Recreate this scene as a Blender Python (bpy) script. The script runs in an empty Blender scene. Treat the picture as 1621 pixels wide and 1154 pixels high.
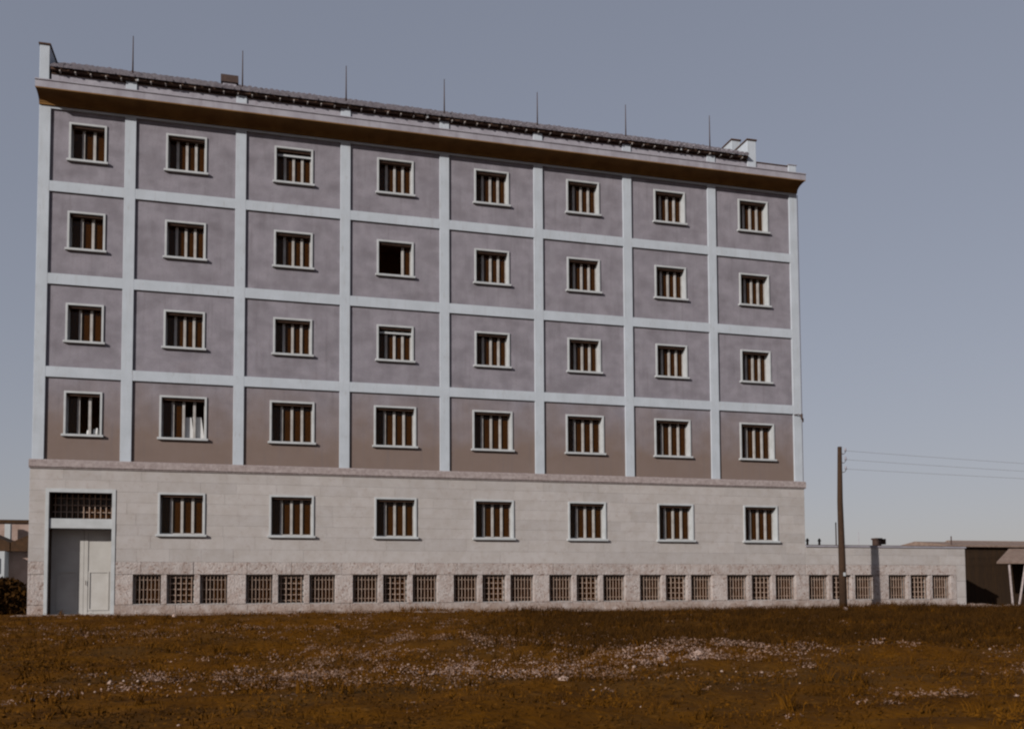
import bpy, bmesh, math, random
import numpy as np
from mathutils import Matrix, Vector, noise
random.seed(7); rng = np.random.default_rng(7)
S = bpy.context.scene
C = S.collection

# ------------------------------------------------------------------ camera
cd = bpy.data.cameras.new('camera'); cam = bpy.data.objects.new('camera', cd); C.objects.link(cam)
cd.sensor_fit = 'HORIZONTAL'; cd.sensor_width = 36.0; cd.lens = 33.699
cd.shift_y = 0.1758; cd.clip_start = 0.1; cd.clip_end = 6000
right = Vector((0.96497, -0.26231, -0.00525)); fwd = Vector((0.26221, 0.96353, 0.05337)); up = right.cross(fwd)
M = Matrix((right, up, -fwd)).transposed().to_4x4(); M.translation = (4.333, -36.10, 0.598)
cam.matrix_world = M
S.camera = cam

# ------------------------------------------------------------------ sky, sun, exposure
SUN = Vector((1.40, 1.0, -0.67)).normalized()            # the way the light travels
elev = math.asin(-SUN.z); azim = math.atan2(-SUN.x, -SUN.y)  # azimuth from +Y towards +X
wd = bpy.data.worlds.new('World'); S.world = wd; wd.use_nodes = True
nt = wd.node_tree; nt.nodes.clear()
sky = nt.nodes.new('ShaderNodeTexSky'); sky.sky_type = 'NISHITA'; sky.sun_disc = False
sky.sun_elevation = elev; sky.sun_rotation = azim
sky.altitude = 0; sky.air_density = 1.0; sky.dust_density = 1.0; sky.ozone_density = 1.0
hs = nt.nodes.new('ShaderNodeHueSaturation'); hs.inputs['Saturation'].default_value = 0.88
tint = nt.nodes.new('ShaderNodeMix'); tint.data_type = 'RGBA'; tint.blend_type = 'MULTIPLY'
tint.inputs[0].default_value = 1.0; tint.inputs[7].default_value = (1.205, 1.15, 1.25, 1)
bg = nt.nodes.new('ShaderNodeBackground'); bg.inputs[1].default_value = 0.150
wo = nt.nodes.new('ShaderNodeOutputWorld')
gm = nt.nodes.new('ShaderNodeGamma'); gm.inputs[1].default_value = 0.40     # the print's flat tonal range: a gentle zenith-to-horizon fall
nt.links.new(sky.outputs[0], gm.inputs[0]); nt.links.new(gm.outputs[0], hs.inputs['Color']); nt.links.new(hs.outputs[0], tint.inputs[6])
nt.links.new(tint.outputs[2], bg.inputs[0]); nt.links.new(bg.outputs[0], wo.inputs[0])
sl = bpy.data.lights.new('sun', 'SUN'); sl.energy = 4.85; sl.angle = math.radians(0.55); sl.color = (1.0, 0.93, 0.86)
so = bpy.data.objects.new('sun', sl); C.objects.link(so); so.location = (-40, -40, 40)
so.rotation_euler = SUN.to_track_quat('-Z', 'Y').to_euler()
S.view_settings.view_transform = 'Standard'; S.view_settings.look = 'None'
S.view_settings.exposure = 0.12; S.view_settings.gamma = 1.0; S.view_settings.use_curve_mapping = False
S.render.engine = 'CYCLES'; S.render.resolution_x = 1024; S.render.resolution_y = 728
S.cycles.max_bounces = 6; S.cycles.transparent_max_bounces = 12
S.cycles.filter_width = 2.2

# ------------------------------------------------------------------ materials
ALB = 0.67      # all base colours scaled down so a stronger sun deepens the shadows
def dim(c): return tuple(v*ALB for v in c)
def mat(name, col, col2=None, scale=3.0, rough=0.85, bump=0.0, bscale=None, rnd=0.0, detail=5.0, lo=0.35, hi=0.65, stretch=None, spec=0.3):
    col = dim(col); col2 = dim(col2) if col2 else None
    m = bpy.data.materials.new(name); m.use_nodes = True
    t = m.node_tree; N = t.nodes; L = t.links; p = N['Principled BSDF']
    p.inputs['Roughness'].default_value = rough
    if 'Specular IOR Level' in p.inputs: p.inputs['Specular IOR Level'].default_value = spec
    p.inputs['Base Color'].default_value = (*col, 1)
    geo = N.new('ShaderNodeNewGeometry'); vec = geo.outputs['Position']
    if stretch:
        vm = N.new('ShaderNodeVectorMath'); vm.operation = 'MULTIPLY'; vm.inputs[1].default_value = stretch
        L.new(vec, vm.inputs[0]); vec = vm.outputs[0]
    out = None
    if col2:
        n = N.new('ShaderNodeTexNoise'); n.inputs['Scale'].default_value = scale; n.inputs['Detail'].default_value = detail
        L.new(vec, n.inputs['Vector'])
        r = N.new('ShaderNodeMapRange'); r.inputs[1].default_value = lo; r.inputs[2].default_value = hi; L.new(n.outputs[0], r.inputs[0])
        mx = N.new('ShaderNodeMix'); mx.data_type = 'RGBA'; mx.inputs[6].default_value = (*col, 1); mx.inputs[7].default_value = (*col2, 1)
        L.new(r.outputs[0], mx.inputs[0]); out = mx.outputs[2]
    if rnd:
        oi = N.new('ShaderNodeObjectInfo'); r = N.new('ShaderNodeMapRange')
        r.inputs[3].default_value = 1 - rnd; r.inputs[4].default_value = 1 + rnd; L.new(oi.outputs['Random'], r.inputs[0])
        mx = N.new('ShaderNodeMix'); mx.data_type = 'RGBA'; mx.blend_type = 'MULTIPLY'; mx.inputs[0].default_value = 1
        if out is not None: L.new(out, mx.inputs[6])
        else: mx.inputs[6].default_value = (*col, 1)
        L.new(r.outputs[0], mx.inputs[7]); out = mx.outputs[2]
    if out is not None: L.new(out, p.inputs['Base Color'])
    if bump:
        n = N.new('ShaderNodeTexNoise'); n.inputs['Scale'].default_value = bscale or 30; n.inputs['Detail'].default_value = 6
        L.new(geo.outputs['Position'], n.inputs['Vector'])
        b = N.new('ShaderNodeBump'); b.inputs['Strength'].default_value = bump; b.inputs['Distance'].default_value = 0.03
        L.new(n.outputs[0], b.inputs['Height']); L.new(b.outputs[0], p.inputs['Normal'])
    return m

def second(m, col, scale, lo, hi, amount, stretch=None):
    """lay a second noise colour over what drives the base colour"""
    col = dim(col)
    t = m.node_tree; N = t.nodes; L = t.links; p = N['Principled BSDF']
    geo = N.new('ShaderNodeNewGeometry'); vec = geo.outputs['Position']
    if stretch:
        vm = N.new('ShaderNodeVectorMath'); vm.operation = 'MULTIPLY'; vm.inputs[1].default_value = stretch
        L.new(vec, vm.inputs[0]); vec = vm.outputs[0]
    n = N.new('ShaderNodeTexNoise'); n.inputs['Scale'].default_value = scale; n.inputs['Detail'].default_value = 4
    L.new(vec, n.inputs['Vector'])
    r = N.new('ShaderNodeMapRange'); r.inputs[1].default_value = lo; r.inputs[2].default_value = hi; r.inputs[4].default_value = amount
    L.new(n.outputs[0], r.inputs[0])
    mx = N.new('ShaderNodeMix'); mx.data_type = 'RGBA'; mx.inputs[7].default_value = (*col, 1)
    lk = p.inputs['Base Color'].links
    if lk: L.new(lk[0].from_socket, mx.inputs[6])
    else: mx.inputs[6].default_value = p.inputs['Base Color'].default_value
    L.new(r.outputs[0], mx.inputs[0]); L.new(mx.outputs[2], p.inputs['Base Color'])
    return m

WHITE = second(mat('white_render', (0.53, 0.585, 0.655), (0.47, 0.52, 0.58), 1.3, 0.8, 0.12, 60), (0.40, 0.41, 0.43), 2.2, 0.52, 0.8, 0.4, (3, 3, .35))
PLAST = mat('mauve_plaster', (0.305, 0.286, 0.328), (0.245, 0.23, 0.266), 2.2, 0.92, 0.35, 45, detail=7)
second(PLAST, (0.165, 0.15, 0.172), 0.8, 0.45, 0.75, 0.7, (1.0, 1.0, 1.9)); second(PLAST, (0.33, 0.318, 0.36), 1.7, 0.5, 0.78, 0.5, (1.5, 1, .5)); second(PLAST, (0.16, 0.145, 0.16), 24, 0.55, 0.75, 0.5)
# a brown tone growing downwards on the lowest plaster storey, ragged at its top
def low_brown(m, z0, z1, col, amount, wob=1.6):
    col = dim(col)
    t = m.node_tree; N = t.nodes; L = t.links; p = N['Principled BSDF']
    geo = N.new('ShaderNodeNewGeometry'); sp = N.new('ShaderNodeSeparateXYZ'); L.new(geo.outputs['Position'], sp.inputs[0])
    n = N.new('ShaderNodeTexNoise'); n.inputs['Scale'].default_value = 0.8; n.inputs['Detail'].default_value = 5; L.new(geo.outputs['Position'], n.inputs['Vector'])
    ma = N.new('ShaderNodeMath'); ma.operation = 'MULTIPLY_ADD'; ma.inputs[1].default_value = wob; L.new(n.outputs[0], ma.inputs[0]); L.new(sp.outputs[2], ma.inputs[2])
    r = N.new('ShaderNodeMapRange'); r.inputs[1].default_value = z0 + wob/2; r.inputs[2].default_value = z1 + wob/2
    r.inputs[3].default_value = amount; r.inputs[4].default_value = 0; L.new(ma.outputs[0], r.inputs[0])
    mx = N.new('ShaderNodeMix'); mx.data_type = 'RGBA'; mx.inputs[7].default_value = (*col, 1)
    L.new(p.inputs['Base Color'].links[0].from_socket, mx.inputs[6]); L.new(r.outputs[0], mx.inputs[0]); L.new(mx.outputs[2], p.inputs['Base Color'])
low_brown(PLAST, 6.2, 8.7, (0.205, 0.145, 0.115), 0.85, 3.0)
second(WHITE, (0.33, 0.32, 0.31), 5.0, 0.60, 0.78, 0.55, (2.5, 2.5, .5)); second(PLAST, (0.15, 0.135, 0.15), 3.0, 0.56, 0.75, 0.32, (2.6, 1, .16))
STONE = mat('ashlar_stone', (0.475, 0.45, 0.445), (0.43, 0.40, 0.385), 2.5, 0.85, 0.25, 50, rnd=0.06)
second(STONE, (0.34, 0.28, 0.26), 7, 0.55, 0.8, 0.45)
ROUGH = mat('rustic_stone', (0.47, 0.425, 0.41), (0.38, 0.315, 0.29), 6, 0.95, 1.0, 14, rnd=0.08, lo=.4, hi=.62)
low_brown(ROUGH, -.05, .55, (0.22, 0.13, 0.08), .7, .7); second(ROUGH, (0.20, 0.12, 0.09), 13, 0.58, 0.66, 0.8); second(ROUGH, (0.55, 0.51, 0.50), 3, 0.5, 0.7, 0.6)
STRING = mat('string_stone', (0.43, 0.375, 0.37), (0.32, 0.265, 0.26), 9, 0.95, 0.9, 25)
FASC = mat('cornice_render', (0.40, 0.39, 0.44), (0.32, 0.305, 0.35), 2.0, 0.9, 0.25, 40); second(FASC, (0.24, 0.21, 0.24), 1.6, .52, .75, .6, (2.5, 1, .4))
COVE = mat('cove_shade_render', (0.24, 0.125, 0.035), (0.17, 0.085, 0.022), 2.0, 0.9, 0.2, 40)  # deep brown: the shade under the cornice is put into the cove colour
FRAME = mat('window_paint', (0.53, 0.56, 0.585), (0.46, 0.485, 0.50), 3, 0.6)
MULL = mat('mullion_paint', (0.47, 0.46, 0.45), (0.36, 0.34, 0.325), 4, 0.6)
ROOM = mat('brown_room', (0.55, 0.27, 0.06), (0.45, 0.21, 0.04), 0.7, 0.95)
TILE = mat('clay_tile', (0.34, 0.32, 0.36), (0.22, 0.20, 0.23), 6, 0.95, 0.4, 40)
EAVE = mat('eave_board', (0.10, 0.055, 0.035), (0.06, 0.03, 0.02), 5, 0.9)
RAFT = mat('rafter_wood', (0.44, 0.40, 0.37), None, rough=0.9)
DARK = mat('dark_iron', (0.085, 0.05, 0.04), (0.05, 0.03, 0.025), 12, 0.7)
POLEM = mat('tarred_pole', (0.060, 0.030, 0.014), (0.032, 0.016, 0.008), 14, 0.9, 0.6, 40, stretch=(4, 4, .4))
WIRE = mat('dull_wire', (0.26, 0.25, 0.25), None, rough=0.7)
GRIL = mat('grille_iron', (0.44, 0.33, 0.27), (0.30, 0.21, 0.16), 8, 0.8)
DOORM = mat('door_paint', (0.55, 0.54, 0.52), (0.48, 0.465, 0.44), 2, 0.55)
WOODD = mat('shed_shade_board', (0.035, 0.016, 0.004), (0.022, 0.010, 0.003), 4, 0.95, 0.4, 30, stretch=(6, 6, .6), rnd=.12)  # the shed's deep inner shade is put into the board colour
PINK = mat('old_plaster', (0.42, 0.31, 0.27), (0.34, 0.24, 0.2), 2, 0.95, 0.4, 20)
DROOF = mat('dark_tile', (0.075, 0.036, 0.014), (0.045, 0.022, 0.009), 5, 0.95, 0.6, 20)
PROOF = mat('pale_tile', (0.30, 0.22, 0.18), (0.22, 0.15, 0.12), 5, 0.95, 0.6, 20)
CLOTH = mat('white_board', (0.66, 0.67, 0.68), None, rough=0.8)
SOIL = mat('field_soil', (0.135, 0.052, 0.0012), (0.075, 0.028, 0.0008), 1.3, 1.0, 1.0, 9, detail=8, spec=0.05)
second(SOIL, (0.20, 0.095, 0.02), 4.5, .58, .75, .5); second(SOIL, (0.08, 0.04, 0.01), .35, .5, .65, .6)
APRON = mat('rubble_apron', (0.40, 0.31, 0.27), (0.22, 0.145, 0.10), 7, 1.0, 1.0, 16, detail=8)
STONEP = mat('pale_rubble', (0.50, 0.38, 0.33), (0.36, 0.25, 0.20), 9, 0.95, 0.5, 40, rnd=.15)
def leafmat(name, a, b):
    m = mat(name, a, b, 0.9, 0.9, spec=0.1); return m
GRASS = leafmat('dark_grass', (0.125, 0.049, 0.001), (0.070, 0.027, 0.0006))
STRAW = leafmat('dry_weed', (0.34, 0.235, 0.195), (0.17, 0.095, 0.055))
HEDGE = leafmat('hedge_leaf', (0.055, 0.022, 0.001), (0.030, 0.012, 0.0005))
def glassmat():
    m = bpy.data.materials.new('brown_toned_glass'); m.use_nodes = True; t = m.node_tree; N = t.nodes; L = t.links
    N.remove(N['Principled BSDF']); o = N['Material Output']
    tr = N.new('ShaderNodeBsdfTransparent'); tr.inputs[0].default_value = (0.85, 0.68, 0.42, 1)
    du = N.new('ShaderNodeBsdfDiffuse'); du.inputs[0].default_value = (0.042, 0.014, 0.0006, 1)      # the brown of the dark interiors, put into the pane colour
    gl = N.new('ShaderNodeBsdfGlossy'); gl.inputs['Roughness'].default_value = 0.12; gl.inputs[0].default_value = (.45, .45, .45, 1)
    dm = N.new('ShaderNodeMixShader'); geo = N.new('ShaderNodeNewGeometry'); n = N.new('ShaderNodeTexNoise'); n.inputs['Scale'].default_value = 2.5
    r = N.new('ShaderNodeMapRange'); r.inputs[1].default_value = .3; r.inputs[2].default_value = .7; r.inputs[3].default_value = .55; r.inputs[4].default_value = .75
    L.new(geo.outputs['Position'], n.inputs['Vector']); L.new(n.outputs[0], r.inputs[0]); L.new(r.outputs[0], dm.inputs[0]); L.new(tr.outputs[0], dm.inputs[1]); L.new(du.outputs[0], dm.inputs[2])
    fr = N.new('ShaderNodeFresnel'); fr.inputs[0].default_value = 1.35
    mx = N.new('ShaderNodeMixShader'); L.new(fr.outputs[0], mx.inputs[0]); L.new(dm.outputs[0], mx.inputs[1]); L.new(gl.outputs[0], mx.inputs[2])
    L.new(mx.outputs[0], o.inputs[0]); return m
GLASS = glassmat()

# ------------------------------------------------------------------ mesh helpers
class MB:
    def __init__(s): s.v = []; s.f = []
    def box(s, x0, x1, y0, y1, z0, z1):
        b = len(s.v); s.v += [(x0,y0,z0),(x1,y0,z0),(x1,y1,z0),(x0,y1,z0),(x0,y0,z1),(x1,y0,z1),(x1,y1,z1),(x0,y1,z1)]
        s.f += [tuple(b+i for i in q) for q in ((0,3,2,1),(4,5,6,7),(0,1,5,4),(1,2,6,5),(2,3,7,6),(3,0,4,7))]; return s
    def ring(s, x0, x1, z0, z1, a0, a1, b0, b1, y0, y1):      # a slab with a rectangular hole
        b = len(s.v)
        for y in (y0, y1):
            s.v += [(x0,y,z0),(x1,y,z0),(x1,y,z1),(x0,y,z1),(a0,y,b0),(a1,y,b0),(a1,y,b1),(a0,y,b1)]
        for i in range(4):
            j = (i+1) % 4
            s.f += [(b+i,b+j,b+4+j,b+4+i), (b+8+j,b+8+i,b+12+i,b+12+j), (b+j,b+i,b+8+i,b+8+j), (b+4+i,b+4+j,b+12+j,b+12+i)]
        return s
    def prism(s, prof, x0, x1, axis=0):                        # profile in the plane across the axis
        b = len(s.v); n = len(prof)
        for x in (x0, x1):
            for p in prof: s.v.append((x, p[0], p[1]) if axis == 0 else (p[0], x, p[1]))
        s.f.append(tuple(b+i for i in range(n))); s.f.append(tuple(b+n+i for i in reversed(range(n))))
        for i in range(n):
            j = (i+1) % n; s.f.append((b+j, b+i, b+n+i, b+n+j))
        return s
    def tube(s, pts, r, n=8, r1=None):
        b = len(s.v); m = len(pts)
        for k, p in enumerate(pts):
            p = Vector(p); q = Vector(pts[min(k+1, m-1)]) - Vector(pts[max(k-1, 0)])
            q.normalize(); a = q.orthogonal().normalized(); c = q.cross(a)
            rr = r if r1 is None else r + (r1 - r) * k / (m - 1)
            for i in range(n):
                t = 2*math.pi*i/n; s.v.append(tuple(p + rr*(math.cos(t)*a + math.sin(t)*c)))
        for k in range(m-1):
            for i in range(n):
                j = (i+1) % n; s.f.append((b+k*n+i, b+k*n+j, b+(k+1)*n+j, b+(k+1)*n+i))
        s.f.append(tuple(b+i for i in reversed(range(n)))); s.f.append(tuple(b+(m-1)*n+i for i in range(n)))
        return s
    def mesh(s, name, m, bevel=0.0, smooth=False):
        me = bpy.data.meshes.new(name); me.from_pydata(s.v, [], s.f)
        bm = bmesh.new(); bm.from_mesh(me); bmesh.ops.recalc_face_normals(bm, faces=bm.faces)
        if bevel: bmesh.ops.bevel(bm, geom=bm.edges[:], offset=bevel, segments=1, affect='EDGES')
        if smooth:
            for f in bm.faces: f.smooth = True
        bm.to_mesh(me); bm.free(); me.materials.append(m); return me
    def build(s, name, m, parent=None, loc=(0,0,0), bevel=0.0, smooth=False):
        return put(name, s.mesh(name, m, bevel, smooth), parent, loc)
def put(name, me, parent=None, loc=(0,0,0)):
    o = bpy.data.objects.new(name, me); C.objects.link(o); o.parent = parent; o.location = loc; return o
def empty(name, label, cat, loc=(0,0,0), group=None):
    o = bpy.data.objects.new(name, None); C.objects.link(o); o.location = loc; tag(o, label, cat, group); return o
def tag(o, label=None, cat=None, group=None, kind=None):
    if label: o['label'] = label
    if cat: o['category'] = cat
    if group: o['group'] = group
    if kind: o['kind'] = kind
    return o

# ------------------------------------------------------------------ the field
def smooth(a, b, x): t = np.clip((x-a)/(b-a), 0, 1); return t*t*(3-2*t)
PH = rng.uniform(0, 6.28, (24, 2)); DR = rng.uniform(0, 6.28, 24); FQ = np.geomspace(.18, 4.2, 24)
def bumps(x, y):
    h = 0*x
    for i in range(24):
        h = h + np.sin((x*np.cos(DR[i]) + y*np.sin(DR[i]))*FQ[i]*1.9 + PH[i,0]) * .05 / (FQ[i]/.18)**.62
    return h
def ground_z(x, y):
    x = np.asarray(x, float); y = np.asarray(y, float)
    d = np.maximum(0, -2 - y); base = -0.0265*np.minimum(d, 60)
    near = smooth(0.3, 5.0, -y) * (1 - smooth(60, 90, np.hypot(x-4, y+20)))
    z = base + bumps(x, y)*near
    z = z + .10*np.exp(-((y+20.9+.12*(x-12))/.9)**2)*smooth(8.5, 11.5, x)*near    # a low spoil ridge across the right of the field
    return z
def axis(a, b, step, far, n):
    inner = np.arange(a, b+1e-6, step); g = np.geomspace(1, far, n)
    return np.concatenate([a-g[::-1], inner, b+g])
ax = axis(-12, 44, .22, 3000, 26); ay = axis(-32, 2, .16, 3000, 26)
GX, GY = np.meshgrid(ax, ay); GZ = ground_z(GX, GY)
nv = GX.shape; idx = np.arange(GX.size).reshape(nv)
gv = np.stack([GX.ravel(), GY.ravel(), GZ.ravel()], 1)
gf = np.stack([idx[:-1,:-1].ravel(), idx[:-1,1:].ravel(), idx[1:,1:].ravel(), idx[1:,:-1].ravel()], 1)
def np_mesh(name, v, f, m, smooth_=False):
    me = bpy.data.meshes.new(name); k = f.shape[1]
    me.vertices.add(len(v)); me.vertices.foreach_set('co', np.ascontiguousarray(v, np.float32).ravel())
    me.loops.add(f.size); me.loops.foreach_set('vertex_index', np.ascontiguousarray(f, np.int32).ravel())
    me.polygons.add(len(f)); me.polygons.foreach_set('loop_start', np.arange(0, f.size, k, dtype=np.int32))
    me.update(calc_edges=True)
    if smooth_: me.polygons.foreach_set('use_smooth', np.ones(len(f), bool))
    me.materials.append(m); return me
tag(put('ground', np_mesh('ground', gv, gf, SOIL, True)), kind='structure')
# rubble apron along the foot of the building
a = np.arange(-3.4, 46, .12); rows = []
for k, t in enumerate((0.0, .35, .7, 1.0)):
    yy = -.02 - t*(1.25 + .35*np.sin(a*.9) + .25*np.sin(a*2.3+1)); rows.append(np.stack([a, yy, ground_z(a, yy) + .012 + (1-t)*(.03 + smooth(0, 9, a)*(.07 + .045*np.sin(a*1.3) + .03*np.sin(a*3.7+1) + .02*np.sin(a*9.1+k))) - .03*(t==1)], 1))
av = np.concatenate(rows); n = len(a); ai = np.arange(4*n).reshape(4, n)
af = np.stack([ai[1:,:-1].ravel(), ai[1:,1:].ravel(), ai[:-1,1:].ravel(), ai[:-1,:-1].ravel()], 1)
tag(put('rubble_path', np_mesh('rubble_path', av, af, APRON, True)), kind='structure')

# ------------------------------------------------------------------ main building
BAY = 3.832; CW = 0.378; H = CW/2
COLS = [-2.833] + [k*BAY for k in range(7)] + [26.873]
XL, XR = COLS[0]-H, COLS[-1]+H
BEAM = [(14.91, 15.28), (11.60, 11.98), (8.31, 8.68)]
ROWS = [(15.28, 17.88), (11.98, 14.91), (8.68, 11.60), (5.36, 8.31)]
WINZ = [(16.06, 17.48), (12.85, 14.28), (9.55, 10.96), (6.25, 7.85)]
YP, YB, YS = .075, -.09, -.17          # plaster face, stone base face, string course face
bld = empty('concrete_building', 'five-storey building with white pilaster grid, grey plaster panels and pale stone base', 'building', (0,0,0))

# window kinds: mesh data made once, objects placed in a loop
def win_kind(w, h, nm):
    """outer width, outer height (sill included), number of mullions"""
    fw, sh = .072, .088; ow = w - 2*fw; z0 = sh; z1 = h - fw
    k = {}
    k['window'] = MB().ring(-w/2, w/2, sh-.03, h, -ow/2, ow/2, sh, z1, -.045, .42).mesh('window_surround', FRAME, .006)
    k['sill'] = MB().box(-w/2-.06, w/2+.06, -.12, .05, -.005, sh-.012).mesh('sill', FRAME, .008)
    k['frame'] = MB().ring(-ow/2-.01, ow/2+.01, z0-.01, z1+.01, -ow/2+.035, ow/2-.035, z0+.05, z1-.04, .25, .33).mesh('casement_frame', MULL)
    k['mull'] = MB().box(-.046, .046, .235, .335, z0+.04, z1-.03).mesh('mullion', MULL, .006)
    k['box'] = MB().box(-ow/2-.005, ow/2+.005, .045, .232, z1-.075, z1+.004).mesh('head_shade_board', EAVE)  # dark board added so the head of the opening looks shaded
    n = nm + 1; pw = ow/n
    k['pane'] = MB().box(-pw/2+.02, pw/2-.02, .295, .301, z0+.03, z1-.02).mesh('pane', GLASS)
    k['mx'] = [-ow/2 + pw*(i+1) for i in range(nm)]; k['px'] = [-ow/2 + pw*(i+.5) for i in range(n)]; k['hole'] = (w/2-.015, sh-.015, h-.015)
    k['top'] = z1; k['ow'] = ow
    return k
KU = win_kind(1.42, 1.42, 3); KU1 = win_kind(1.25, 1.42, 2); KL = win_kind(1.62, 1.60, 3); KL1 = win_kind(1.25, 1.60, 2)
KG = win_kind(1.60, 1.56, 3)
LATH = None
def place_window(k, x, y, z, skip_m=(), skip_p=(), lath=False):
    w = put('window', k['window'], bld, (x, y, z))
    put('sill', k['sill'], w); put('casement_frame', k['frame'], w); put('head_shade_board', k['box'], w)
    for i, mx in enumerate(k['mx']):
        if i not in skip_m: put('mullion', k['mull'], w, (mx, 0, 0))
    for i, px in enumerate(k['px']):
        if i not in skip_p: put('pane', k['pane'], w, (px, 0, 0))
    if lath: MB().box(-k['ow']/2+.02, k['ow']/2, .14, .19, k['top']-.22, k['top']-.15).build('shutter_lath', FRAME, w)
    return w
BX = [(COLS[i]+COLS[i+1])/2 for i in range(8)]; BX[0] = -1.42; BX[7] = 24.96
for r, ((z0, z1), (w0, w1)) in enumerate(zip(ROWS, WINZ)):
    for b in range(8):
        k = (KL1 if b == 0 else KL) if r == 3 else (KU1 if b == 0 else KU)
        hx, h0, h1 = k['hole']; xc = BX[b]
        MB().ring(COLS[b]+H-.01, COLS[b+1]-H+.01, z0-.01, z1+.01, xc-hx, xc+hx, w0+h0, w0+h1, YP, YP+.34).build('plaster_panel', PLAST, bld)
        sm, sp = (), ()
        if (r, b) == (1, 3): sm, sp = (0, 1), (0, 1, 2)
        if (r, b) == (3, 1): sp = (2, 3)
        if (r, b) == (3, 0): sp = (1, 2)
        place_window(k, xc, YP, w0, sm, sp, lath=(r, b) in ((0, 2), (2, 3)))
for i, cx in enumerate(COLS):
    MB().box(cx-H, cx+H, 0, .45, 5.30, 18.0).build('pilaster', WHITE, bld, bevel=.008)
for z0, z1 in BEAM:
    for b in range(8): MB().box(COLS[b]+H-.004, COLS[b+1]-H+.004, .003, .40, z0, z1).build('floor_beam', WHITE, bld, bevel=.006)
for b in range(8): MB().box(COLS[b]+H-.004, COLS[b+1]-H+.004, .003, .40, 17.88, 18.0).build('floor_beam', WHITE, bld)
# string course
MB().prism([(.0,5.09),(-.13,5.09),(-.13,5.13),(YS,5.14),(YS,5.36),(-.06,5.41),(.0,5.41)], XL-.06, XR+.05).build('string_course', STRING, bld)
# ashlar courses with their openings left out
def cut(span, holes):
    out = [span]
    for a, b in holes:
        nxt = []
        for s, e in out:
            if b <= s or a >= e: nxt.append((s, e)); continue
            if a > s: nxt.append((s, a))
            if b < e: nxt.append((b, e))
        out = nxt
    return [o for o in out if o[1]-o[0] > .02]
GW0 = 2.77; DOOR = (-2.46, -.36)
CZ = [1.87, 2.32, 2.785, 3.17, 3.56, 3.95, 4.325, 4.71, 5.09]
def blocks(parent, xa, xb, z0, z1, holes, lo, hi, m, name, yf, wob=0., g=.0012, bev=.003):
    for s, e in cut((xa, xb), holes):
        x = s
        first = True
        while x < e - 1e-4:
            L = random.uniform(lo, hi) * (random.uniform(.4, 1) if first else 1); first = False
            if e - (x+L) < lo*.45: L = e - x
            yo = yf + random.uniform(-wob, wob)
            MB().box(x+g, x+L-g, yo, .40, z0+g, z1-g).build(name, m, parent, bevel=bev); x += L
for i in range(8):
    z0, z1 = CZ[i], CZ[i+1]; ho = []
    if z1 <= 4.34: ho.append(DOOR)
    if 2.7 < z0 and z1 <= 4.34: ho += [(x-.785, x+.785) for x in BX[1:]]
    blocks(bld, XL-.03, XR, z0, z1, ho, 1.05, 1.75, STONE, 'ashlar_block', YB, .003)
for x in BX[1:]: place_window(KG, x, YB+.0, GW0)
# rustic plinth: lintel course, piers between the barred windows, footing course
def trio(c): return [(c-1.59, c-.66), (c-.46, c+.46), (c+.66, c+1.59)]
BZ0, BZ1 = .36, 1.42
def plinth(parent, xa, xb, centres, door):
    ho = [t for c in centres for t in trio(c)]; d = [DOOR] if door else []
    blocks(parent, xa, xb, BZ1, 1.87, d, 1.3, 2.3, ROUGH, 'rustic_block', YB-.015, .012, .004, .012)
    blocks(parent, xa, xb, BZ0, BZ1, ho + d, 1.2, 1.8, ROUGH, 'rustic_block', YB-.015, .010, .004, .012)
    blocks(parent, xa, xb, -.35, BZ0, d, 1.4, 2.6, ROUGH, 'rustic_block', YB-.025, .012, .004, .012)
def grille(mid):
    b = MB(); w, z0, z1 = .90, BZ0+.01, BZ1-.01
    if mid:
        for i in range(5): x = -w/2 + w*(i+.5)/5; b.box(x-.014, x+.014, .12, .15, z0, z1)
        for i in range(5): z = z0 + (z1-z0)*(i+.55)/5; b.box(-w/2, w/2, .152, .178, z-.013, z+.013)
    else:
        for i in range(7): x = -w/2 + w*(i+.5)/7; b.box(x-.010, x+.010, .12, .145, z0, z1)
        for i in range(3): z = z0 + (z1-z0)*(i+.5)/3; b.box(-w/2, w/2, .147, .167, z-.010, z+.010)
    return b.mesh('grille', GRIL)
GM = [grille(False), grille(True)]
BPANE = MB().box(-.46, .46, .29, .297, BZ0, BZ1).mesh('pane', GLASS)
BFRAME = MB().ring(-.475, .475, BZ0-.012, BZ1+.012, -.42, .42, BZ0+.045, BZ1-.045, .26, .32).mesh('basement_window', MULL)
BSILL = MB().box(-.455, .455, -.035, .05, BZ0-.004, BZ0+.022).mesh('sill', STONE)
def barred(parent, centres):
    for c in centres:
        for i, (a, b) in enumerate(trio(c)):
            w = put('basement_window', BFRAME, parent, ((a+b)/2, YB, 0))
            put('grille', GM[i == 1], w); put('pane', BPANE, w); put('sill', BSILL, w)
plinth(bld, XL-.03, XR, BX[1:], True); barred(bld, BX[1:])

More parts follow.
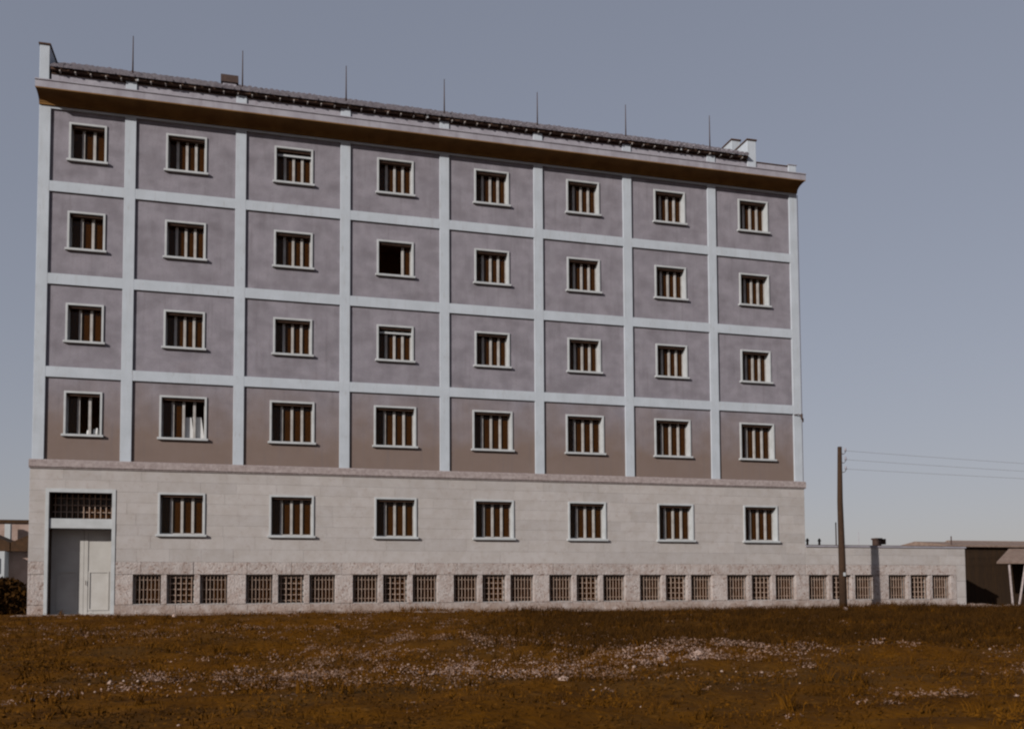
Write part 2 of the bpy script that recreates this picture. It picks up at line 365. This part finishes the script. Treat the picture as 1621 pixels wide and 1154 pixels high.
# entrance
dr = MB().ring(-2.54, -.28, -.3, 4.40, -2.43, -.40, -.29, 4.27, YB-.025, YB+.14).build('door_surround', FRAME, bld)
MB().ring(-2.50, -.33, -.28, 4.36, -2.437, -.393, -.27, 4.277, YB+.142, .70).build('door_shade_lining', POLEM, bld)  # lining coloured dark, added to deepen the shade in the doorway
MB().box(-2.44, -.39, YB+.03, .22, 3.02, 3.36).build('transom_beam', FRAME, bld, bevel=.008)
for x0, x1 in ((-2.44, -1.385), (-1.375, -.39)):
    lf = MB().box(x0, x1, .56, .62, .01, 3.05).build('door_leaf', DOORM, bld)
    cx = (x0+x1)/2
    MB().box(x0, x0+.13, .54, .557, .01, 3.0).build('stile', DOORM, lf); MB().box(x1-.13, x1, .54, .557, .01, 3.0).build('stile', DOORM, lf)
    MB().ring(cx-.34, cx+.34, .17, 1.55, cx-.29, cx+.29, .22, 1.50, .535, .557).build('panel_moulding', DOORM, lf)
    MB().box(x0+.13, x1-.13, .545, .557, 2.86, 3.0).build('rail', DOORM, lf); MB().box(x0+.13, x1-.13, .545, .557, .02, .12).build('rail', DOORM, lf)
hd = MB().tube([(-1.30, .50, 1.05), (-1.30, .50, 1.22)], .012, 8).build('handle', DARK, bld)
fl = MB()
for i in range(11): x = -2.43 + 2.03*(i+.5)/11; fl.box(x-.017, x+.017, .54, .57, 3.3, 4.28)
for i in range(4): z = 3.40 + i*.24; fl.box(-2.43, -.40, .572, .60, z-.016, z+.016)
fl.build('transom_grille', GRIL, bld)
MB().box(-2.43, -.40, .66, .667, 3.3, 4.28).build('transom_pane', GLASS, bld)
MB().box(-2.60, -.22, -.42, .70, -.25, .012).build('door_step', STRING, bld, bevel=.01)

# cornice
prof = [(.03, 17.97), (-.055, 17.97), (-.06, 18.04)]
for i in range(10): t = math.pi/2*i/9; prof.append((-.075 - .565*(1-math.cos(t)), 18.045 + .20*math.sin(t)))
prof += [(-.665, 18.245), (-.665, 18.232), (-.70, 18.232), (-.70, 18.27), (.03, 18.27)]
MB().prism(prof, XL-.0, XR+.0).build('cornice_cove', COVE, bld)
MB().prism([(.03, 18.272), (-.703, 18.272), (-.703, 18.50), (-.735, 18.515), (-.735, 18.555), (.03, 18.60)], XL-.01, XR+.02).build('cornice_fascia', FASC, bld)
# parapet
for i, cx in enumerate(COLS):
    if i == 0: continue
    MB().box(cx-H, cx+H, -.0, .30, 18.57, 19.21).build('parapet_block', WHITE, bld, bevel=.008)
for b in range(8):
    MB().box(COLS[b]+H-.01, COLS[b+1]-H+.01, .05, .28, 18.57, 19.15).build('parapet_panel', FASC, bld)
    MB().box(COLS[b]+H-.004, COLS[b+1]-H+.004, .02, .30, 19.152, 19.19).build('parapet_coping', EAVE, bld)
MB().box(COLS[-1]-H-.02, XR+.03, -.03, .32, 19.212, 19.24).build('parapet_coping', FASC, bld)
# fire walls rising through the roof
def firewall(x0, x1, y0, y1, z1):
    f = MB().box(x0, x1, y0, y1, 18.6, z1-.045).build('fire_wall', WHITE, bld, bevel=.01)
    MB().box(x0-.035, x1+.035, y0-.04, y1, z1-.045, z1+.012).build('fire_wall_coping', EAVE, f)
firewall(-3.045, -2.72, -.0, 2.0, 20.20); firewall(24.72, 25.13, .0, 1.15, 20.12); firewall(24.86, 25.28, 1.62, 3.1, 20.90)
# eaves and tiled roof
RX0, RX1 = -2.66, 24.68; PIT = math.radians(28.6); TP = math.tan(PIT)
MB().box(RX0, RX1, -.115, .6, 19.245, 19.27).build('eave_soffit', EAVE, bld)
MB().box(RX0, RX1, -.135, -.117, 19.235, 19.325).build('eave_fascia', EAVE, bld)
RT = MB().box(-.022, .022, -.15, .05, 19.195, 19.24).mesh('rafter_tail', RAFT)
x = RX0 + .3
while x < RX1: put('rafter_tail', RT, bld, (x, 0, 0)); x += .505
for x in (.22, 10.80, 21.55): MB().box(x-.03, x+.03, -.16, -.136, 19.19, 19.44).build('eave_bracket', FRAME, bld)
per = .215; nx = int((RX1-RX0)/per); sub = 6; slope = 4.9; nc = 14; cl = slope/nc
tv, tf = [], []
for c in range(nc):
    s0, s1 = c*cl - .05, (c+1)*cl
    for i in range(nx):
        jz = rng.normal(0, .012); js = rng.normal(0, .02); jt = rng.normal(0, .01)
        b = len(tv)
        for k in range(sub+1):
            u = k/sub; xx = RX0 + (i+u)*per; arch = .055*math.sin(math.pi*u) + jz
            for s, lift in ((s0+js, .045), (s1, .0)):
                tv.append((xx + jt, -.19 + s*math.cos(PIT) - (arch+lift)*math.sin(PIT), 19.335 + s*math.sin(PIT) + (arch+lift)*math.cos(PIT)))
        for k in range(sub):
            q = b+2*k; tf.append((q, q+2, q+3, q+1))
        e = len(tv)
        for xx in (RX0 + (i+1)*per, RX0 + i*per): tv.append((xx + jt, -.19 + (s0+js)*math.cos(PIT) + .02*math.sin(PIT), 19.335 + (s0+js)*math.sin(PIT) - .02*math.cos(PIT)))
        tf.append(tuple(b+2*k for k in range(sub+1)) + (e, e+1))
me = bpy.data.meshes.new('roof_tiles'); me.from_pydata(tv, [], tf); me.materials.append(TILE)
tag(put('roof_tiles', me, bld), kind='stuff')
rz = 19.295 + (slope)*math.sin(PIT); ry = -.15 + slope*math.cos(PIT)
MB().prism([(-.12, 19.305), (ry, rz), (ry+ry+.2, 19.46), (ry, 19.3)], RX0, RX1).build('roof_deck', EAVE, bld)
MB().box(RX1-.01, XR-.05, .27, 11.4, 18.9, 19.0).build('roof_terrace', FASC, bld)
ch = MB().box(3.12, 3.62, .98, 1.45, 19.6, 20.16).build('chimney', FASC, bld)
MB().box(3.05, 3.69, .92, 1.50, 20.162, 20.44).build('chimney_cap', DARK, ch)
# shell and dark rooms behind the windows
MB().box(XL+.02, XL+.32, .46, 11.7, -.3, 18.58).build('side_wall', WHITE, bld); MB().box(XR-.32, XR-.02, .46, 11.7, -.3, 18.58).build('side_wall', WHITE, bld)
MB().box(XL+.02, XR-.02, 11.71, 12.0, -.3, 19.1).build('rear_wall', PLAST, bld)
for z in (1.95, 5.2, 8.42, 11.72, 15.02, 18.28): MB().box(XL+.33, XR-.33, .75, 11.7, z-.12, z+.12).build('floor_slab', ROOM, bld)
MB().box(XL+.33, XR-.33, 3.2, 3.35, -.2, 18.2).build('corridor_wall', ROOM, bld)
for cx in COLS[1:-1]: MB().box(cx-.08, cx+.08, .46, 3.19, -.2, 18.1).build('partition_wall', ROOM, bld)
# small iron wall bracket and downpipe at the right-hand corner
br = MB().tube([(26.70, -.01, 8.27), (26.88, -.10, 8.28), (26.98, -.16, 8.20)], .022, 6)
br.tube([(26.98, -.16, 8.30), (26.98, -.16, 8.06)], .045, 8); br.tube([(27.06, -.1, 8.12), (27.06, -.1, 7.96)], .04, 8)
br.build('wire_bracket', DARK, bld)
MB().tube([(27.075, -.025, 17.9), (27.075, -.025, 5.42)], .012, 6).build('corner_cable', DARK, bld)

# ------------------------------------------------------------------ roof masts (standing on the roof, one over each pilaster)
for i in range(7):
    x = i*BAY + .02; zt = 20.98 + (0.0, .02, -.01, 0, -.01, -.02, .01)[i]
    nth = ('leftmost', 'second', 'third', 'middle', 'third from the right', 'second from the right', 'rightmost')[i]
    m = MB().tube([(x, .12, 19.55), (x, .12, 20.2), (x, .12, zt)], .030, 8, .014).build('roof_mast', DARK, smooth=True)
    tag(m, {0: 'leftmost thin iron mast on the tiled roof, nearest the tall white corner pier', 1: 'thin mast on the roof just right of the dark chimney cap, second from left',
            2: 'third thin mast from the left standing along the tiled roof edge', 3: 'middle one of the seven thin masts along the roof edge',
            4: 'fifth thin mast from the left standing along the tiled roof edge', 5: 'sixth thin mast from the left, second nearest the white fire walls',
            6: 'rightmost thin mast on the tiled roof, just left of the white fire walls'}[i], 'mast', 'thin masts along the roof edge')

# ------------------------------------------------------------------ low annex on the right
anx = empty('low_annex', 'low flat-roofed annex with pale wall and barred windows right of tall building', 'building', (0,0,0))
AX0, AX1, AZ = XR+.004, 35.12, 2.68
AB = [28.79, 32.72]
for (z0, z1) in ((1.87, 2.27), (2.27, 2.62)): blocks(anx, AX0, AX1, z0, z1, [], 1.3, 2.2, STONE, 'ashlar_block', YB, .003)
ho = [t for c in AB for t in trio(c)]
blocks(anx, AX0, 34.62, BZ1, 1.868, [], 1.3, 2.3, ROUGH, 'rustic_block', YB-.015, .012, .004, .012)
blocks(anx, AX0, 34.62, BZ0, BZ1, ho, 1.2, 1.8, ROUGH, 'rustic_block', YB-.015, .01, .004, .012)
blocks(anx, AX0, 34.62, -.35, BZ0, [], 1.4, 2.6, ROUGH, 'rustic_block', YB-.025, .012, .004, .012)
for z0, z1 in ((-.35, .45), (.45, 1.15), (1.15, 1.868)): MB().box(34.626, AX1, YB-.004, .4, z0+.003, z1-.003).build('corner_block', STONE, anx, bevel=.007)
barred(anx, AB)
MB().box(AX0, AX1+.04, YB-.05, .42, 2.622, 2.69).build('annex_coping', FASC, anx); MB().box(AX0, AX1+.05, YB-.06, .42, 2.692, 2.71).build('roof_edge_strip', DARK, anx)
MB().box(AX0, AX1, .41, 9, 2.50, 2.66).build('roof_slab', ROOM, anx); MB().box(AX1-.3, AX1, .41, 9, -.3, 2.49).build('side_wall', STONE, anx)
MB().box(AX0, AX1-.31, 3.2, 3.35, -.2, 2.49).build('inner_wall', ROOM, anx); MB().box(30.7, 30.85, .41, 3.19, -.2, 2.49).build('inner_wall', ROOM, anx)
# vents and rods on the annex roof
for x, lab in ((28.49, 'short dark roof vent nearest the tall building on the annex roof'), (29.10, 'short dark roof vent, farther from the tall building, on annex roof')):
    v = empty('vent_pipe', lab, 'vent pipe', (x, 2, 2.66), 'vents on the annex roof')
    MB().tube([(0,0,-.02), (0,0,.34)], .05, 8).build('pipe', DARK, v); MB().tube([(0,0,.335), (0,0,.46)], .085, 8, .03).build('cowl', DARK, v)
tag(MB().tube([(29.97, 2, 2.65), (29.97, 2, 3.86)], .028, 6).build('roof_rod', DARK), 'thin dark rod on annex roof just left of wooden pole', 'rod')
tag(MB().tube([(31.15, 2, 2.65), (31.15, 2, 3.44)], .012, 6).build('roof_rod', FASC), 'faint thin rod on annex roof between wooden pole and squat chimney', 'rod')
# squat chimney on the annex roof, the pole's shadow put into its dark colour
fu = empty('roof_chimney', 'squat chimney, coloured as in the pole shadow, with side cowl on the annex roof', 'chimney', (31.08, .6, 2.60))
MB().box(-.14, .14, -.14, .14, 0, .40).build('stack', DARK, fu, bevel=.01)
MB().box(-.17, .17, -.17, .17, .402, .47).build('cap', DARK, fu); MB().box(.142, .40, -.10, .12, .20, .44).build('cowl', POLEM, fu)

# ------------------------------------------------------------------ wooden power pole and wires
pp = empty('power_pole', 'tall tapering dark wooden utility pole in front of the annex', 'utility pole', (27.25, -2.4, -.05))
MB().tube([(0.02, 0, -.4), (.01, 0, 2.0), (-.02, 0, 4.4), (.02, 0, 6.60)], .165, 12, .085).build('pole_shaft', POLEM, pp, smooth=True)
for z in (6.44, 6.08, 5.70):
    a = MB().tube([(.02, -.05, z-.12), (.16, -.06, z-.14), (.24, -.06, z-.06), (.24, -.06, z+.01)], .014, 6).build('insulator_hook', DARK, pp)
    MB().tube([(.24, -.06, z-.02), (.24, -.06, z+.05), (.24, -.06, z+.12)], .045, 8, .03).build('insulator', FASC, a, smooth=True)
MB().box(-.05, .05, -.165, -.15, 1.38, 1.52).build('number_plate', FRAME, pp)
for (z0, z1, nm) in ((6.44, 6.20, 'topmost'), (6.08, 5.87, 'middle'), (5.70, 5.58, 'lowest')):
    pts = []
    for k in range(25):
        t = k/24; X = 27.49 + t*34; pts.append((X, -2.46 + t*2.0, z0 - .05 + (z1-z0)*2.2*t*(1.35-t*1.0)))
    tag(MB().tube(pts, .006, 5).build('overhead_wire', WIRE), nm + ' of the three thin wires leading right from the wooden pole', 'wire', 'wires from the wooden pole')

# ------------------------------------------------------------------ shed at the right edge
sh = empty('open_shed', 'dark-boarded shed with tiled lean-to roof and white posts at right edge', 'shed', (0,0,0))
x = 37.0; k = 0
while x < 47:
    w = random.uniform(.20, .28); MB().box(x, x+w-.012, 3.2 + random.uniform(0,.012), 3.24, -.2, 2.86 + random.uniform(-.02,.03)).build('board', WOODD, sh); x += w
MB().box(36.9, 37.0, 3.2, 7.5, -.2, 2.86).build('end_wall', WOODD, sh)
MB().prism([(3.0, 2.87), (3.0, 2.95), (5.4, 3.25), (7.8, 2.95), (7.8, 2.87)], 36.8, 48).build('main_roof', PROOF, sh)
lt = MB()
lt.v = [(37.88,1.1,2.06),(47,1.1,2.06),(47,3.18,2.84),(40.55,3.18,2.84), (37.88,1.1,1.99),(47,1.1,1.99),(47,3.18,2.77),(40.55,3.18,2.77)]
lt.f = [(0,1,2,3),(5,4,7,6),(0,4,5,1),(1,5,6,2),(2,6,7,3),(3,7,4,0)]
lt.build('lean_to_roof', PROOF, sh)
for xx, lean in ((38.67, .16), (39.62, -.5), (42.2, .02)):
    MB().tube([(xx, 1.2, 2.03), (xx+lean, 1.2, -.2)], .05, 8).build('post', STRING, sh)
MB().tube([(37.08, 3.1, 2.9), (37.08, 3.1, 3.38)], .03, 6).build('finial', DARK, sh)
# low houses far behind on the right
fh = empty('distant_house', 'low distant house with pale tiled roof beyond the shed', 'house', (0,0,0))
MB().box(88, 130, 60, 70, -1, 5.2).build('wall', PINK, fh); MB().prism([(59.2, 5.2), (65, 7.25), (71, 5.2)], 88.2, 131).build('roof', PROOF, fh)
fh2 = empty('distant_house', 'low distant roof just above the annex parapet, left of the shed', 'house', (0,0,0))
MB().box(76, 84, 52, 58, -1, 4.9).build('wall', PINK, fh2); MB().prism([(51.2, 4.9), (55, 6.12), (59, 4.9)], 76.2, 85).build('roof', DROOF, fh2)

# ------------------------------------------------------------------ houses at the left edge
h1 = empty('plastered_house', 'pinkish flat-topped house wall with white chimney at the left edge', 'house', (0,0,0))
MB().box(-16, -3.4, 13, 20, -.3, 4.12).build('wall', PINK, h1); MB().box(-16.1, -3.3, 12.9, 20.1, 4.122, 4.26).build('roof_edge', DROOF, h1)
MB().box(-6.62, -6.38, 12.4, 12.7, 3.0, 4.02).build('chimney', FRAME, h1)
h2 = empty('low_house', 'low house with dark tiled twin roofs and white slit-windowed wall at left edge', 'house', (0,0,0))
MB().box(-14, -4.2, 9.4, 12.3, -.3, 2.75).build('wall', PINK, h2)
for xa, xb, xm in ((-8.7, -5.62, -7.2), (-5.62, -2.6, -4.1)):
    MB().prism([(xa-.02, 2.62), (xb+.02, 2.62), (xb+.02, 2.98), (xm, 3.70), (xa-.02, 2.98)], 9.0, 12.35, 1).build('roof', DROOF, h2)
pf = MB().box(-9.2, -5.74, 8.6, 9.38, 1.42, 2.60).build('white_bay', FRAME, h2)
for xs in (-6.20, -5.97, -6.7, -6.95): MB().box(xs-.055, xs+.055, 8.56, 8.63, 1.66, 2.30).build('slit_window', DARK, pf)

# ------------------------------------------------------------------ vegetation
def blades(name, pos, hgt, wid, nb, lean, m):
    """tufts of thin bent blades: nb per position"""
    n = len(pos); P = np.repeat(pos, nb, 0); N = len(P)
    a = rng.uniform(0, 2*np.pi, N); h = np.repeat(hgt, nb)*rng.uniform(.55, 1.15, N); w = wid*rng.uniform(.6, 1.3, N)
    off = rng.normal(0, 1, (N, 2))*np.repeat(hgt, nb)[:,None]*.22
    dx, dy = np.cos(a), np.sin(a); ln = lean*rng.uniform(.2, 1.2, N)*h
    b = P.copy(); b[:,:2] += off; b[:,2] -= .01
    t = rng.uniform(0, 2*np.pi, N); sx, sy = np.cos(t)*w, np.sin(t)*w
    v = np.zeros((N, 5, 3))
    v[:,0] = b + np.stack([-sx,-sy,0*h],1); v[:,1] = b + np.stack([sx,sy,0*h],1)
    mid = b + np.stack([dx*ln*.35, dy*ln*.35, h*.6],1)
    v[:,2] = mid + np.stack([sx,sy,0*h],1)*.7; v[:,3] = mid - np.stack([sx,sy,0*h],1)*.7
    v[:,4] = b + np.stack([dx*ln, dy*ln, h],1)
    i = np.arange(N)[:,None]*5
    f = np.concatenate([i+[[0,1,2]], i+[[0,2,3]], i+[[3,2,4]]], 0)
    return put(name, np_mesh(name, v.reshape(-1,3), f, m))
def scatter(n, x0, x1, y0, y1):
    x = rng.uniform(x0, x1, n); y = rng.uniform(y0, y1, n); return x, y
def in_view(x, y):   # keep to the wedge of field the camera stands before, with a margin for a step aside
    d = y + 36.1; return (x > 4.3 - 4 - .62*d) & (x < 4.3 + 4 + 1.25*d)
def patch(x, y, cx, cy, rx, ry): return np.exp(-((x-cx)/rx)**2 - ((y-cy)/ry)**2)
def pale(x, y):
    p = .85*patch(x,y,8.6,-22.3,3.0,1.5) + .55*patch(x,y,4.4,-22.3,2.3,1.3) + .40*patch(x,y,8,-18.2,2.8,1.8) + .8*patch(x,y,11,-22.2,.9,.5)
    p += .75*patch(x,y,12.9,-21.3,1.8,.40) + 1.0*patch(x,y,15.6,-24.7,1.2,.35) + .5*patch(x,y,12.0,-26.4,.8,.35) + .28*patch(x,y,17,-22,2.2,.35) + .10*patch(x,y,4,-12,6,4)
    return 1.5 * p * (.35 + .65*clump(x, y*2.2, 1.5, 2.7))
clump = lambda x, y, s, o: .5 + .5*np.sin(x*s + 1.7*np.sin(y*s*.8 + o))*np.sin(y*s*1.1 + 1.3*np.sin(x*s*.7 - o))
def leaves(name, c, s, m, flat=.6):
    n = len(c); v = np.repeat(c[:,None,:], 4, 1); d1 = rng.normal(0,1,(n,3)); d2 = rng.normal(0,1,(n,3)); d1[:,2] *= flat
    d1 /= np.linalg.norm(d1,axis=1)[:,None]; d2 /= np.linalg.norm(d2,axis=1)[:,None]; s = s[:,None]
    v[:,0] += d1*s; v[:,1] += d2*s*.55; v[:,2] -= d1*s; v[:,3] -= d2*s*.55
    return put(name, np_mesh(name, v.reshape(-1,3), np.arange(n*4).reshape(-1,4), m))
x, y = scatter(46000, -14, 42, -30, -.7); k = in_view(x, y); x, y = x[k], y[k]
k = rng.random(len(x)) < .2 + .8*clump(x, y, 1.3, .4); x, y = x[k], y[k]
hg = rng.uniform(.03, .09, len(x))*(1 + .5*clump(x, y, .7, 2.)); z = ground_z(x, y)
tag(blades('dark_grass', np.stack([x,y,z],1), hg, .006, 4, 1.0, GRASS), 'dark rough grass covering the whole field before the building', 'grass', kind='stuff')
x, y = scatter(60000, -12, 40, -30, -1.2); k = in_view(x, y) & (rng.random(len(x)) < (.25 + .75*clump(x, y, 2.2, 2.4))*np.where(y < -14, 1, .5)); x, y = x[k], y[k]
nl = rng.integers(3, 9, len(x)); hh = np.repeat(rng.uniform(.02, .09, len(x))*(1 + .7*clump(x, y, .9, 7.)), nl); xx = np.repeat(x, nl) + rng.normal(0, .055, nl.sum()); yy = np.repeat(y, nl) + rng.normal(0, .055, nl.sum())
c = np.stack([xx, yy, ground_z(xx, yy) + hh*rng.uniform(.1, 1.1, len(xx))], 1)
tag(leaves('scrub', c, rng.uniform(.010, .030, len(c)), GRASS), 'low dark brown scrub matted over the field', 'scrub', kind='stuff')
x, y = scatter(42000, -4, 22, -29, -4); k = rng.random(len(x)) < np.clip(pale(x, y),0,1)*(.16 + .84*clump(x, y, 3.1, 1.)**2)*1.3 + .006; x, y = x[k], y[k]
nl = rng.integers(6, 26, len(x)); hh = np.repeat(rng.uniform(.03, .13, len(x)), nl); xx = np.repeat(x, nl) + rng.normal(0, .075, nl.sum()); yy = np.repeat(y, nl) + rng.normal(0, .075, nl.sum())
c = np.stack([xx, yy, ground_z(xx, yy) + hh*rng.uniform(.3, 1.1, len(xx))], 1)
tag(leaves('dry_weeds', c, rng.uniform(.008, .026, len(c)), STRAW), 'pale dry weeds in patches across the middle of the field', 'weeds', kind='stuff')
x, y = scatter(1500, -8, 30, -29, -3); k = in_view(x, y) & (rng.random(len(x)) < clump(x, y, .6, 1.9)); x, y = x[k], y[k]
tag(blades('weed_tufts', np.stack([x, y, ground_z(x, y)], 1), rng.uniform(.10, .26, len(x)), .008, 14, 1.0, GRASS), 'scattered taller tufts of brown weeds standing out of the field', 'weeds', kind='stuff')
x, y = scatter(26000, 8, 40, -20.6, -2.4); k = in_view(x, y) & (rng.random(len(x)) < smooth(9, 13, x - .25*(y+12))*(.35 + .65*clump(x, y, .8, 5.))); x, y = x[k], y[k]
tag(blades('tall_grass', np.stack([x, y, ground_z(x, y)], 1), rng.uniform(.12, .30, len(x)), .009, 5, .8, HEDGE), 'taller near-black grass over the far right of the field', 'grass', kind='stuff')
# weeds at the foot of the wall
x, y = scatter(2600, -3.2, 36, -1.0, -.2); k = rng.random(len(x)) < clump(x, y, .9, 3.)**3*.9; x, y = x[k], y[k]
hg = rng.uniform(.08, .42, len(x))*clump(x, y*0, .9, 1.); z = ground_z(x, y)
tag(blades('wall_weeds', np.stack([x,y,z],1), hg, .012, 6, .7, GRASS), 'tufts of dark weeds along the foot of the stone base', 'weeds', kind='stuff')
# rubble: thousands of small stones as one mass, the larger ones singly
def rock(seed, jag=.28):
    bm = bmesh.new(); bmesh.ops.create_icosphere(bm, subdivisions=1, radius=1)
    for v in bm.verts: v.co *= 1 + jag*noise.noise(v.co*1.3 + Vector((seed*7.1, seed*3.3, seed))); v.co.z *= .7
    me = bpy.data.meshes.new('stone'); bm.to_mesh(me); bm.free(); me.materials.append(STONEP); return me
RK = [rock(i+1, .45) for i in range(5)]
base = [np.array([v.co[:] for v in m.vertices]) for m in RK]; bf = np.array([p.vertices[:] for p in RK[0].polygons])
x, y = scatter(90000, -6, 26, -29, -1.2)
k = rng.random(len(x)) < np.clip(pale(x, y),0,1)*clump(x, y, 2.3, 4.)**2*.20 + .002; x, y = x[k], y[k]
z = ground_z(x, y); sv, sf = [], []
for i in range(len(x)):
    s = .012 + .026*rng.random()**3; a = rng.uniform(0, 6.28); b = base[i % 5]*s*[rng.uniform(.7,1.4), 1, rng.uniform(.7,1.2)]
    ca, sa = math.cos(a), math.sin(a)
    sv.append(np.stack([b[:,0]*ca-b[:,1]*sa + x[i], b[:,0]*sa+b[:,1]*ca + y[i], b[:,2] + z[i] + s*.25], 1)); sf.append(bf + 12*0 + i*len(b))
tag(put('rubble', np_mesh('rubble', np.concatenate(sv), np.concatenate(sf), STONEP)), 'small pale rubble strewn among the weeds of the field', 'rubble', kind='stuff')
big = [(10.6,-22.1,.10,'largest pale stone of the trio in the pale weeds right of centre'),(10.95,-22.5,.075,'nearest pale stone of the trio in the pale weeds right of centre'),(11.2,-22.1,.07,'rightmost pale stone of the trio in the pale weeds right of centre'),
       (8.25,-24.2,.07,'pale stone lying alone in the foreground weeds at the centre'),(2.55,-22.4,.05,'small pale stone in the foreground field below the entrance door'),
       (15.2,-24.6,.09,'larger pale stone of the pair at the right edge of the field'),(15.6,-24.5,.075,'smaller pale stone of the pair at the right edge of the field'),
       (26.1,-4.2,.13,'pale stone in dark grass left of the wooden pole'),(16.1,-6.2,.10,'pale stone in dark grass midway along the building'),(1.9,-2.6,.09,'pale stone near the wall below the first barred windows')]
for i, (bx, by, s, lab) in enumerate(big):
    o = put('stone', RK[i % 5], None, (bx, by, float(ground_z(bx, by)) + s*.35)); o.scale = (s*1.15, s, s*.95); o.rotation_euler = (0, 0, i*1.9)
    tag(o, lab, 'stone', 'larger loose stones in the field')
# dark hedge before the left-hand houses
x = rng.uniform(-12, -3.5, 11000); y = rng.uniform(3.2, 5.2, 11000); z = rng.uniform(0, 1, 11000)*(1.25 + .22*np.sin(x*2.1)+.12*np.sin(x*5.3))
n = len(x); c = np.stack([x,y,z],1); v = np.repeat(c[:,None,:], 4, 1); d1 = rng.normal(0,1,(n,3)); d2 = rng.normal(0,1,(n,3))
d1 /= np.linalg.norm(d1,axis=1)[:,None]; d2 /= np.linalg.norm(d2,axis=1)[:,None]; s = rng.uniform(.07,.15,n)[:,None]
v[:,0] += d1*s; v[:,1] += d2*s*.7; v[:,2] -= d1*s; v[:,3] -= d2*s*.7
hcore = MB()
for i in range(17): xx = -12 + i*.5; hcore.prism([(3.5, -.1), (3.55, .8 + .12*math.sin(i*1.7)), (4.2, 1.08 + .1*math.sin(i*2.3)), (4.9, .8), (5.0, -.1)], xx, xx+.5)
hg = empty('hedge', 'dark bushy hedge before the low houses at left edge', 'hedge', (0,0,0))
put('foliage', np_mesh('foliage', v.reshape(-1,3), np.arange(n*4).reshape(-1,4), HEDGE), hg)
hcore.build('inner_growth', HEDGE, hg)
for xs in np.arange(-11.5, -3.6, .9): MB().tube([(xs, 4.2, -.1), (xs+.1, 4.2, .6), (xs+.05, 4.25, 1.05)], .04, 6, .015).build('stem', POLEM, hg)

# ------------------------------------------------------------------ things seen behind the lowest windows
wx, wz = BX[1], WINZ[3][0] + .10
for x0, x1, top, ln, lab in ((wx+.06, wx+.36, .80, -.10, 'white board leaning behind the mullions, left one of two in lowest plaster-storey window'),
                        (wx+.42, wx+.72, .82, -.12, 'white board leaning against the right jamb in lowest plaster-storey window')):
    b = MB().prism([(x0, 0), (x1, 0), (x1+ln, top), (x0+ln, top)], 0, .02, 1).build('white_board', CLOTH, None, (0, YP+.36, wz)); tag(b, lab, 'board', 'white boards behind the window')
for i, (dx, h, lab) in enumerate(((.12, .20, 'small white jar on the sill inside the leftmost lower plaster-storey window, left one'), (.32, .24, 'small white jar on the sill inside the leftmost lower plaster-storey window, middle one'), (.41, .28, 'small white jar on the sill inside the leftmost lower plaster-storey window, right one'))):
    j = MB().tube([(0,0,0), (0,0,h*.65), (0,0,h*.72), (0,0,h)], .055, 10, .035).build('white_jar', CLOTH, None, (BX[0]+dx, YP+.37, wz), smooth=True); tag(j, lab, 'jar', 'jars on the window sill')
